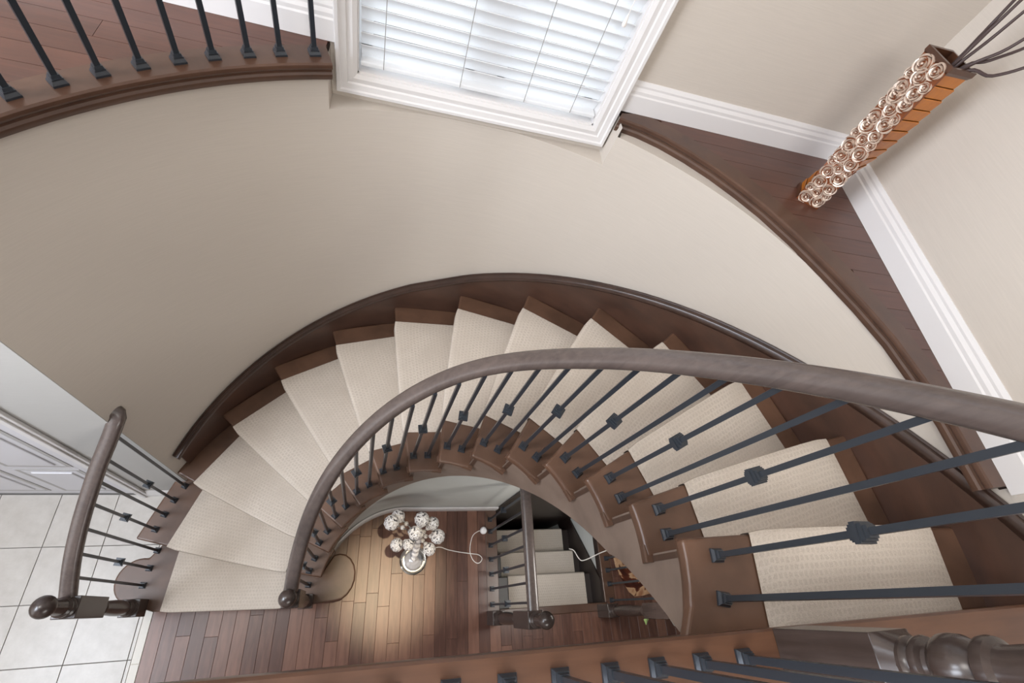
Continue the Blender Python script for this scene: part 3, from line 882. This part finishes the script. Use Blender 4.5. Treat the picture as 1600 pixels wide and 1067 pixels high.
# --- left rail of the bottom steps
lr = thing('stair_railing', 'short espresso handrail with seven iron balusters at the foot of the stair', 'railing', (-1.235, 0.075, H))
lp = []
LT = [(180.5, 0.965), (178.6, 0.987), (174, 1.073), (168.4, 1.168), (163.7, 1.25), (159.5, 1.334), (155.7, 1.406), (153.6, 1.46)]
pts = []
for i in range(31):
    a = 180.3-(180.3-153.6)*i/30
    pts.append(pol(1.525, a, interp(LT, a)))
pts = smooth(pts, 4)
e = pts[-1]
pts += [e+Vector((0.008, 0.022, 0.018)), e+Vector((0.006, 0.038, 0.030)), e+Vector((-0.010, 0.050, 0.038)), e+Vector((-0.034, 0.054, 0.042)), e+Vector((-0.056, 0.052, 0.044))]
lp.append(MB().sweep(pts, RAILP).obj('handrail', M['rail'], lr, True))
for i, (a, zb) in enumerate(((175.9, 1), (172.4, 1), (168.7, 1), (165.0, 2), (161.7, 2), (158.4, 2), (154.9, 2))):
    x, y = pol(1.525, a)
    lp.append(baluster(lr, x, y, zb*H, interp(LT, a)-0.012, a, (zb*H+0.43) if i % 2 == 1 else None))
lp.append(newel(lr, 'newel_post', -1.235, 0.085, H, 1.03, w=0.045))
at_base(lr, lp)
# --- landing rail
gr = thing('landing_railing', 'landing railing with turned newel and iron balusters along the near edge', 'railing', (0.885, -0.125, ZU))
gp = []
for i in range(20):
    x = 0.751-0.0985*i
    if x < LX0+0.05: break
    gp.append(baluster(gr, x, -0.126, ZU, ZU+0.90, 0))
gp.append(MB().sweep([(LX0, -0.126, ZU+0.915), (0.86, -0.126, ZU+0.915)], RAILP).obj('handrail', M['rail'], gr, True))
nb_ = MB().box(0.840, 0.930, -0.170, -0.080, ZU, ZU+0.225).obj('newel_post', M['newel'], gr, bevel=0.002)
gp.append(nb_)
wv = 0.045
vs = [(0.885+sx*wv, -0.125+sy*wv, ZU+0.225) for sx, sy in ((-1, -1), (1, -1), (1, 1), (-1, 1))]
ch = MB(); rows = [[(0.885+wv*math.copysign(min(abs(math.cos(t))*1.42, 1), math.cos(t)), -0.125+wv*math.copysign(min(abs(math.sin(t))*1.42, 1), math.sin(t)), ZU+0.225) for t in [2*pi*(i+0.5)/24 for i in range(24)]],
                   [(0.885+wv*0.86*math.cos(t), -0.125+wv*0.86*math.sin(t), ZU+0.25) for t in [2*pi*(i+0.5)/24 for i in range(24)]]]
ch.grid(rows, closed_c=True); ch.obj('shoulder', M['newel'], nb_, True)
pr = [(0.86, 0.248), (0.86, 0.256), (0.72, 0.260), (0.66, 0.266), (0.86, 0.270), (0.9, 0.276), (0.86, 0.282), (0.68, 0.286), (0.64, 0.292), (0.80, 0.298), (0.97, 0.310), (1.0, 0.322), (0.97, 0.336), (0.80, 0.350), (0.68, 0.356), (0.72, 0.360), (0.95, 0.366), (0.98, 0.374), (0.95, 0.382), (0.75, 0.388), (0.72, 0.396), (0.82, 0.44), (0.86, 0.52), (0.78, 0.64), (0.66, 0.74), (0.9, 0.75), (0.9, 0.77), (0.98, 0.78)]
MB().lathe([(r*wv, z) for r, z in pr], 32, (0.885, -0.125, ZU)).obj('turned_shaft', M['newel'], nb_, True)
MB().box(0.840, 0.930, -0.170, -0.080, ZU+0.78, ZU+1.02).obj('block', M['newel'], nb_, bevel=0.003)
MB().lathe([(0.043, 1.02), (0.043, 1.028), (0.030, 1.036), (0.041, 1.048), (0.041, 1.054), (0.033, 1.062), (0.042, 1.085), (0.044, 1.10), (0.040, 1.122), (0.028, 1.138), (0.012, 1.146), (0.001, 1.148)], 24, (0.885, -0.125, ZU)).obj('ball_cap', M['newel'], nb_, True)
at_base(gr, gp)
# --- balcony rail, upper left
br_ = thing('balcony_railing', 'iron balusters along the curved balcony edge at upper left', 'railing', (CX, CY, ZU))
bp_ = []
BA = [111.2, 114.9, 118.2, 121.7, 125.0, 128.4, 131.9, 135.4, 139.1, 142.7, 146.3, 149.9, 153.2]
for a in BA:
    x, y = pol(1.541, a); bp_.append(baluster(br_, x, y, ZU, ZU+0.90, a))
pts = [pol(1.541, 108.5+i*1.5, ZU+0.915) for i in range(31)]
bp_.append(MB().sweep(pts, RAILP).obj('handrail', M['rail'], br_, True))
at_base(br_, bp_)

# ================================================================== BASEMENT STAIR
bs = thing('basement_staircase', 'narrow carpeted stair going down through the floor opening to the basement', 'staircase', (1.41, 0.0, 0))
bp2 = []
bx0, bx1 = 0.995, 1.828
for i, (yn, cx0, cx1) in enumerate(((0.172, 1.109, 1.762), (0.355, 1.106, 1.760), (0.560, 1.126, 1.752))):
    z = -H*(i+1); yb = -0.05 if i == 0 else (0.172, 0.355, 0.560, 0.76)[i-1]-0.03
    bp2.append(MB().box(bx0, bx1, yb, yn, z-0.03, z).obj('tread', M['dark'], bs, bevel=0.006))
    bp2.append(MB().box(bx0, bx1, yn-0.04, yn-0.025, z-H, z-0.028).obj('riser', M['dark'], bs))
    c = MB(); rows = []
    prof = [(yb+0.001, z+0.010), (yn-0.02, z+0.010), (yn+0.002, z+0.008), (yn+0.010, z-0.004), (yn+0.010, z-0.024), (yn-0.010, z-0.04), (yn-0.014, z-0.10), (yn-0.014, z-H+0.01)]
    xs = [cx0+(cx1-cx0)*t/6 for t in range(7)]
    for x in xs: rows.append([(x, y, zz) for y, zz in prof])
    c.grid(rows); me_ = c.mesh('carpet', M['carpet'], True)
    lay = me_.uv_layers.new(name='UVMap')
    for lpp in me_.loops:
        v = me_.vertices[lpp.vertex_index].co; lay.data[lpp.index].uv = (v.x, v.y-v.z)
    bp2.append(link('carpet', me_, bs))
# skirt board on the right wall, and the panel on the left
sk = MB(); sk.add([(1.826, y, z) for y, z in ((-0.05, -0.19), (-0.05, -0.005), (0.12, -0.005), (0.75, -0.60), (1.2, -1.05), (1.2, -1.3), (0.2, -0.4))] + [(1.812, y, z) for y, z in ((-0.05, -0.19), (-0.05, -0.005), (0.12, -0.005), (0.75, -0.60), (1.2, -1.05), (1.2, -1.3), (0.2, -0.4))],
    [tuple(range(7)), tuple(range(13, 6, -1))] + [(i, (i+1) % 7, 7+(i+1) % 7, 7+i) for i in range(7)])
bp2.append(sk.obj('skirt_board', M['dark'], bs))
at_base(bs, bp2)
bw = MB(); bw.add([(1.83, -0.1, -0.02), (1.83, 2.2, -0.02), (1.83, 2.2, -2.4), (1.83, -0.1, -2.4)], [(0, 1, 2, 3)])
struct(bw.obj('wall_basement_right', M['wall_grey']))
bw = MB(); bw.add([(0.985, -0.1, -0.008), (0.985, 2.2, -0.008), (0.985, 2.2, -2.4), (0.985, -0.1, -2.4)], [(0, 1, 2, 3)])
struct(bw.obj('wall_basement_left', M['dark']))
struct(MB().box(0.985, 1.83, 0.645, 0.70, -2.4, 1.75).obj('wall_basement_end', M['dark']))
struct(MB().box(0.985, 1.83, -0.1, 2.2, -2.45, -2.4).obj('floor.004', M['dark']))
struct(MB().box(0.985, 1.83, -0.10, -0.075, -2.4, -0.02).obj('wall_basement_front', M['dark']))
struct(MB().box(0.965, XR+0.02, -0.102, -0.046, -0.03, 0.004).obj('trim_8', M['nosing_d'], None, False, 0.004), 'brown nosing board at the top of the basement stair')
struct(MB().box(0.895, 0.985, -0.10, 0.65, -0.03, 0.006).obj('trim_9', M['nosing_d'], None, False, 0.004), 'brown board under the basement stair balusters')
struct(MB().box(XR+0.008, XR+0.10, -0.046, 1.4, -0.03, 0.006).obj('trim_10', M['nosing_d'], None, False, 0.004), 'brown board on the right of the basement opening')
b1 = thing('basement_railing', 'straight railing with newel beside the basement stair on the lower floor', 'railing', (0.932, -0.095, 0))
bp3 = [MB().sweep([(0.932, -0.09, 0.955), (0.932, 0.635, 0.955)], RAILP).obj('handrail', M['rail'], b1, True)]
for i, y in enumerate((0.572, 0.484, 0.385, 0.287, 0.187, 0.089, -0.012)):
    bp3.append(baluster(b1, 0.932, y, 0.006, 0.945, 0, 0.42 if i % 2 == 0 else None))
bp3.append(newel(b1, 'newel_post', 0.932, -0.095, 0.0, 1.2, w=0.044, blk=(0.69, 0.99), base=0.19))
at_base(b1, bp3)
b2 = thing('basement_railing', 'railing half hidden behind the stair at the right of the basement opening', 'railing', (1.80, -0.10, 0))
bp4 = []
for i, y in enumerate((0.262, 0.175, 0.078, -0.035)):
    bp4.append(baluster(b2, 1.885, y, 0.006, 0.89, 0))
bp4.append(MB().sweep([(1.885, -0.06, 0.90), (1.885, 0.65, 0.90)], RAILP).obj('handrail', M['rail'], b2, True))
bp4.append(newel(b2, 'newel_post', 1.80, -0.10, 0.0, 1.2, w=0.044, blk=(0.69, 0.99), base=0.19))
at_base(b2, bp4)

# ================================================================== OBJECTS
# --- cowhide rug beyond the basement rail
rg = MB(); n = 40; rim = []
for i in range(n):
    a = 2*pi*i/n; c, q = math.cos(a), math.sin(a)
    k_ = 1+0.025*math.sin(5*a)+0.02*math.sin(9*a+1)
    rim.append((2.50+0.565*k_*math.copysign(abs(c)**0.45, c), 0.66+0.69*k_*math.copysign(abs(q)**0.45, q)))
rg.prism(ccw(rim), 0.0, 0.006)
o = rg.obj('cowhide_rug', M['hide'], None, bevel=0.002)
tag(o, 'brown and tan blotched hide rug on the floor behind the right basement rail', 'rug')

# --- crystal floor lamp
LX, LY = 0.350, 0.300
lm = thing('crystal_lamp', 'crystal ball lamp on a round silver foot standing on the lower floor', 'lamp', (LX, LY, 0))
lparts = []
MB2 = MB().lathe([(0.090, 0.0), (0.096, 0.004), (0.096, 0.010), (0.088, 0.016), (0.070, 0.012), (0.064, 0.014), (0.056, 0.030), (0.030, 0.040), (0.012, 0.046), (0.010, 0.060)], 40)
base = MB2.obj('foot', M['chrome'], lm, True); base['label'] = 'round silver foot'
MB().lathe([(0.060, 0.018), (0.066, 0.022), (0.066, 0.028), (0.058, 0.040), (0.034, 0.056), (0.014, 0.062)], 16).obj('glass_dish', M['crystal'], lm)
# stem of stacked crystals
zz = 0.06; i = 0
stem_dir = Vector((-0.015, 0.13, 0.60))
stem = MB()
while zz < 0.56:
    f_ = zz/0.6; c = (stem_dir.x*f_, stem_dir.y*f_, zz); r = 0.026 if i % 2 == 0 else 0.018
    stem.lathe([(0.006, 0), (r*0.8, 0.010), (r, 0.022), (r*0.8, 0.034), (0.006, 0.044)], 8, c); zz += 0.044; i += 1
stem.obj('stem', M['crystal'], lm)
ico = bmesh.new(); bmesh.ops.create_icosphere(ico, subdivisions=2, radius=1.0); ball_me = bpy.data.meshes.new('crystal_ball'); ico.to_mesh(ball_me); ico.free()
ball_me.materials.append(M['crystal'])
balls = [(612.5, 816.5, 0.60, 0.048), (622, 806.5, 0.56, 0.044), (659, 811, 0.64, 0.046), (676, 818, 0.60, 0.042), (684, 838, 0.56, 0.048), (671, 858, 0.50, 0.042), (620, 851, 0.50, 0.043), (648, 833, 0.68, 0.040), (640, 849, 0.62, 0.036)]
FPX = 736.58
def at_px(px_, py_, z):
    d = RX*((px_-800)/FPX) + DN*((py_-533.5)/FPX) + FW
    t = (z-CH)/d.z
    return Vector((0, 0, CH)) + d*t
BALLS = [(0.153, 0.474, 0.60, 0.049), (0.193, 0.516, 0.56, 0.045), (0.336, 0.484, 0.64, 0.048), (0.409, 0.464, 0.60, 0.043), (0.449, 0.391, 0.56, 0.048), (0.405, 0.323, 0.50, 0.042), (0.199, 0.354, 0.50, 0.043), (0.292, 0.398, 0.70, 0.042), (0.262, 0.34, 0.62, 0.036)]
hub = Vector((stem_dir.x*0.8, stem_dir.y*0.8, 0.46))
for bx_, by_, bz_, r in BALLS:
    c = Vector((bx_-LX, by_-LY, bz_))
    mid = (hub+c)/2 + Vector((0, 0, 0.03))
    arm = MB().tube([hub, hub*0.6+mid*0.4, mid, c*0.6+mid*0.4, c], 0.0045, 6).obj('arm', M['chrome'], lm)
    for t in (0.35, 0.62, 0.82):
        q = hub.lerp(mid, t*2) if t < 0.5 else mid.lerp(c, t*2-1)
        link('crystal_bead', ball_me, arm, mtx=Matrix.Translation(q) @ Matrix.Scale(0.015, 4))
    link('crystal_ball', ball_me, lm, mtx=Matrix.Translation(c) @ Matrix.Rotation(rnd.random()*3, 4, 'Z') @ Matrix.Scale(r, 4))
def catmull(P, n=8):
    P = [Vector(p) for p in P]; P = [P[0]*2-P[1]] + P + [P[-1]*2-P[-2]]; out = []
    for i in range(1, len(P)-2):
        for j in range(n):
            t = j/n; a, b, c, d = P[i-1:i+3]
            out.append(0.5*((2*b)+(c-a)*t+(2*a-5*b+4*c-d)*t*t+(3*b-a-3*c+d)*t**3))
    out.append(P[-2]); return out
cpts = [(0.40, 0.33), (0.523, 0.383), (0.605, 0.363), (0.69, 0.345), (0.774, 0.332), (0.835, 0.322), (0.862, 0.296), (0.845, 0.268), (0.815, 0.268), (0.785, 0.300), (0.770, 0.36), (0.790, 0.45), (0.835, 0.487), (0.877, 0.492)]
cd = MB().tube(catmull([(x-LX, y-LY, 0.004) for x, y in cpts]), 0.0032, 6).obj('cord', M['cord'], lm, True)
MB().lathe([(0.020, 0), (0.027, 0.006), (0.027, 0.016), (0.020, 0.024), (0.001, 0.027)], 20, (0.877-LX, 0.492-LY, 0)).obj('foot_switch', M['crystal'], cd)

# --- tall twisted vase on the ledge
VX, VY = 1.575, 1.345
VH = 0.535
vs_ = thing('tall_vase', 'tall amber and silver vase with rose relief standing on the corner ledge', 'vase', (VX, VY, ZU))
VPS = [(0, 242), (0.12, 232), (0.25, 220), (0.4, 205), (0.55, 195), (0.75, 190), (1.0, 188)]
def vpsi(t):          # heading of the rose face
    t = min(max(t, 0), 1)
    for (a, b), (c, d) in zip(VPS[:-1], VPS[1:]):
        if t <= c: return rad(b+(d-b)*(t-a)/(c-a))
    return rad(188)
def vhalf(t): return 0.049 + 0.008*t
def vlean(t): return Vector((0.018*math.sin(pi*t), -0.0*t, 0))
def vpt(t, u, v, z=None):       # u along face width, v outwards (face normal)
    a = vpsi(t); nrm = Vector((math.cos(a), math.sin(a), 0)); tg = Vector((-nrm.y, nrm.x, 0))
    u *= 0.92
    if v < 0: v *= 0.75
    return nrm*v + tg*u + Vector((0, 0, t*VH if z is None else z)) + vlean(t)
NB = 14
for i in range(NB):
    t0, t1 = i/NB, (i+1)/NB; b = MB(); rows = []
    for t, gsc in ((t0, 0.90), (t0+0.004, 0.93), (t1-0.006, 1.0), (t1, 0.98)):
        h = vhalf(t)*gsc
        rows.append([vpt(t, u*h, v*h) for u, v in ((-1, -1), (1, -1), (1, 1), (-1, 1))])
    b.grid(rows, closed_c=True)
    if i == 0: b.f.append((3, 2, 1, 0))
    b.obj('band', M['amber'], vs_)
# dark top rim with its opening, and a dark foot
b = MB(); rows = []
for gsc, z in ((1.02, VH-0.004), (1.12, VH+0.006), (1.12, VH+0.020), (0.92, VH+0.020), (0.86, VH-0.06), (0.86, VH-0.10)):
    h = vhalf(1)*gsc; rows.append([vpt(1, u*h, v*h, z) for u, v in ((-1, -1), (1, -1), (1, 1), (-1, 1))])
b.grid(rows, closed_c=True); k = len(b.v); b.f.append(tuple(range(k-4, k)))
b.obj('rim', M['bronze'], vs_)
b = MB(); h = vhalf(0)*1.06
b.grid([[vpt(0, u*h, v*h, z) for u, v in ((-1, -1), (1, -1), (1, 1), (-1, 1))] for z in (0, 0.016)], closed_c=True); b.f += [(3, 2, 1, 0), (4, 5, 6, 7)]
b.obj('foot', M['bronze'], vs_)
# rose panel
b = MB(); rows = []
for i in range(25):
    t = i/24; h = vhalf(t)
    rows.append([vpt(t, -h*1.02, h*0.96), vpt(t, -h*1.02, h*1.10), vpt(t, -h*0.5, h*1.15), vpt(t, h*0.5, h*1.15), vpt(t, h*1.02, h*1.10), vpt(t, h*1.02, h*0.96)])
b.grid(rows, closed_c=True); b.f += [tuple(range(6)), tuple(range(24*6, 25*6))]
panel = b.obj('rose_panel', M['copper'], vs_, True); panel['label'] = 'front panel of silvery roses'
# one rose: spiral petals, in its local xy plane, z outwards
def rose_mesh():
    b = MB(); rr = random.Random(5)
    def petal(cx, cy, r, a0, a1, hh, th):
        n = 7; rows = []
        for i in range(n):
            a = rad(a0+(a1-a0)*i/(n-1)); s = math.sin(pi*i/(n-1))
            ro = r*(1+0.12*s); tw = th*(0.25+0.75*s); hz = hh*(0.55+0.45*s)
            c, s_ = math.cos(a), math.sin(a)
            rows.append([(cx+ro*c, cy+ro*s_, 0), (cx+(ro-tw*0.2)*c, cy+(ro-tw*0.2)*s_, hz), (cx+(ro-tw)*c, cy+(ro-tw)*s_, hz*0.80), (cx+(ro-tw*1.2)*c, cy+(ro-tw*1.2)*s_, 0)])
        b.grid(rows, closed_c=True)
    for ring, (r, hh, cnt, th) in enumerate(((1.0, 0.26, 4, 0.27), (0.70, 0.38, 3, 0.22), (0.40, 0.46, 2, 0.17))):
        for j in range(cnt):
            a = j*360/cnt+ring*53+rr.uniform(-12, 12); d = rr.uniform(0.04, 0.14)
            petal(d*math.cos(rad(a+90)), d*math.sin(rad(a+90)), r*rr.uniform(0.92, 1.04), a-8, a+360/cnt+4, hh*rr.uniform(0.9, 1.15), th)
    b.lathe([(0.16, 0), (0.16, 0.40), (0.06, 0.48)], 7)
    return b.mesh('rose', M['rose'], True)
ROSE = rose_mesh()
rz = random.Random(11)
pat = []
y = 0.024; row = 0
while y < VH-0.012:
    t = y/VH; h = vhalf(t)
    if row % 3 == 0: us = [(-0.50, 0.0235), (0.50, 0.0235)]
    elif row % 3 == 1: us = [(-0.74, 0.015), (0.0, 0.0205), (0.74, 0.015)]
    else: us = [(-0.46, 0.0245), (0.54, 0.021)]
    for u, r in us: pat.append((u*h, y+rz.uniform(-0.006, 0.006), r*(1+0.12*t)*rz.uniform(0.9, 1.06)))
    y += 0.0355; row += 1
for u, yy, r in pat:
    t = min(max(yy/VH, 0.02), 0.98); h = vhalf(t); a = vpsi(t)
    nrm = Vector((math.cos(a), math.sin(a), 0)); tg = Vector((-nrm.y, nrm.x, 0)); up = Vector((0, 0, 1))
    pos = vpt(t, u, h*1.125, yy)
    m_ = Matrix(((tg.x, up.x, nrm.x, pos.x), (tg.y, up.y, nrm.y, pos.y), (tg.z, up.z, nrm.z, pos.z), (0, 0, 0, 1)))
    link('rose', ROSE, panel, mtx=m_ @ Matrix.Rotation(rz.random()*6.28, 4, 'Z') @ Matrix.Scale(r, 4))

# --- dried branches in the vase
top = Vector((VX, VY, ZU+VH)) + vlean(1)
BR = [[(0.0, -0.01, -0.25), (0.01, 0.0, 0.0), (0.03, 0.03, 0.12), (0.035, 0.045, 0.25), (0.05, 0.05, 0.60), (0.06, 0.06, 1.1)],
      [(0.01, 0.01, -0.25), (0.0, -0.01, 0.0), (0.02, 0.01, 0.12), (0.04, 0.03, 0.26), (0.07, 0.05, 0.60), (0.10, 0.08, 1.0)],
      [(0.0, 0.0, -0.25), (0.01, -0.012, 0.0), (0.03, -0.01, 0.10), (0.05, -0.005, 0.22), (0.10, 0.0, 0.50), (0.14, 0.0, 0.9)],
      [(-0.01, 0.0, -0.25), (0.02, -0.02, 0.0), (0.05, -0.05, 0.06), (0.10, -0.07, 0.14), (0.13, -0.09, 0.30), (0.15, -0.10, 0.6)],
      [(0.0, 0.01, -0.25), (0.015, -0.03, 0.0), (0.05, -0.06, 0.10), (0.08, -0.06, 0.20), (0.10, -0.04, 0.36), (0.12, -0.02, 0.7)],
      [(0.01, -0.01, -0.25), (0.02, -0.035, 0.0), (0.06, -0.09, 0.04), (0.10, -0.13, 0.12), (0.13, -0.16, 0.24), (0.15, -0.17, 0.5)]]
BL = ['dark dried branch in the vase, leaning furthest toward the window', 'dark dried branch in the vase, second from the window side', 'straight dark dried branch rising from the middle of the vase mouth',
      'dark dried branch with an orange leaf arching from the vase mouth', 'thin dark dried branch crossing the arched one in the vase', 'lowest dark dried branch in the vase, bending toward the stair']
for i, (p_, lb_) in enumerate(zip(BR, BL)):
    t = thing('dried_branch', lb_, 'branch', top+Vector(p_[0]), 'dried branches in the tall vase')
    rel = [Vector(q)-Vector(p_[0]) for q in p_]
    cm = catmull(rel, 6)
    MB().tube(cm, 0.0056, 7, 0.0032).obj('stem', M['branch'], t, True)
    for q in (cm[16], cm[23]):
        tw = MB().tube([q, q+Vector((0.008, -0.012, 0.012)), q+Vector((0.010, -0.020, 0.026))], 0.0018, 5, 0.0008).obj('twig', M['branch'], t)
        if i in (0, 3, 4):
            lf = q+Vector((0.010, -0.020, 0.026))
            MB().add([lf, lf+Vector((0.012, -0.006, 0.012)), lf+Vector((0.010, -0.016, 0.034)), lf+Vector((-0.006, -0.010, 0.016)), lf+Vector((0.003, -0.012, 0.018))], [(0, 1, 4), (1, 2, 4), (2, 3, 4), (3, 0, 4)]).obj('leaf', M['leaf_o'], tw)

# --- green sprig by the right newel and the white cord over the basement stair
sg = thing('green_sprig', 'small green and white leaf sprig hanging by the right basement newel', 'plant', (1.86, -0.08, 0.62))
s1 = MB().tube([(0, 0, 0.05), (0.01, -0.02, 0.03), (0.012, -0.05, -0.03), (0.008, -0.06, -0.09)], 0.0016, 5).obj('stem', M['leaf_g'], sg)
for q, sc in (((0.008, -0.06, -0.09), 1.0), ((0.0, 0.01, 0.05), 1.3), ((0.03, 0.02, 0.05), 1.1)):
    q = Vector(q)
    MB().add([q, q+Vector((0.022*sc, -0.016, -0.016)), q+Vector((0.002, -0.05*sc, -0.03*sc)), q+Vector((-0.018*sc, -0.016, -0.016)), q+Vector((0, -0.026, -0.010))], [(0, 1, 4), (1, 2, 4), (2, 3, 4), (3, 0, 4)]).obj('leaf', M['leaf_g'], sg)
cc = MB().tube(catmull([(1.585, 0.345, -0.02), (1.625, 0.33, -0.02), (1.66, 0.27, -0.015), (1.70, 0.255, -0.01), (1.83, 0.30, 0.012), (1.90, 0.32, 0.012)]), 0.004, 6).obj('loose_cord', M['cord'], None, True)
tag(cc, 'thin white cord stretched over the right side of the basement stair', 'cord')
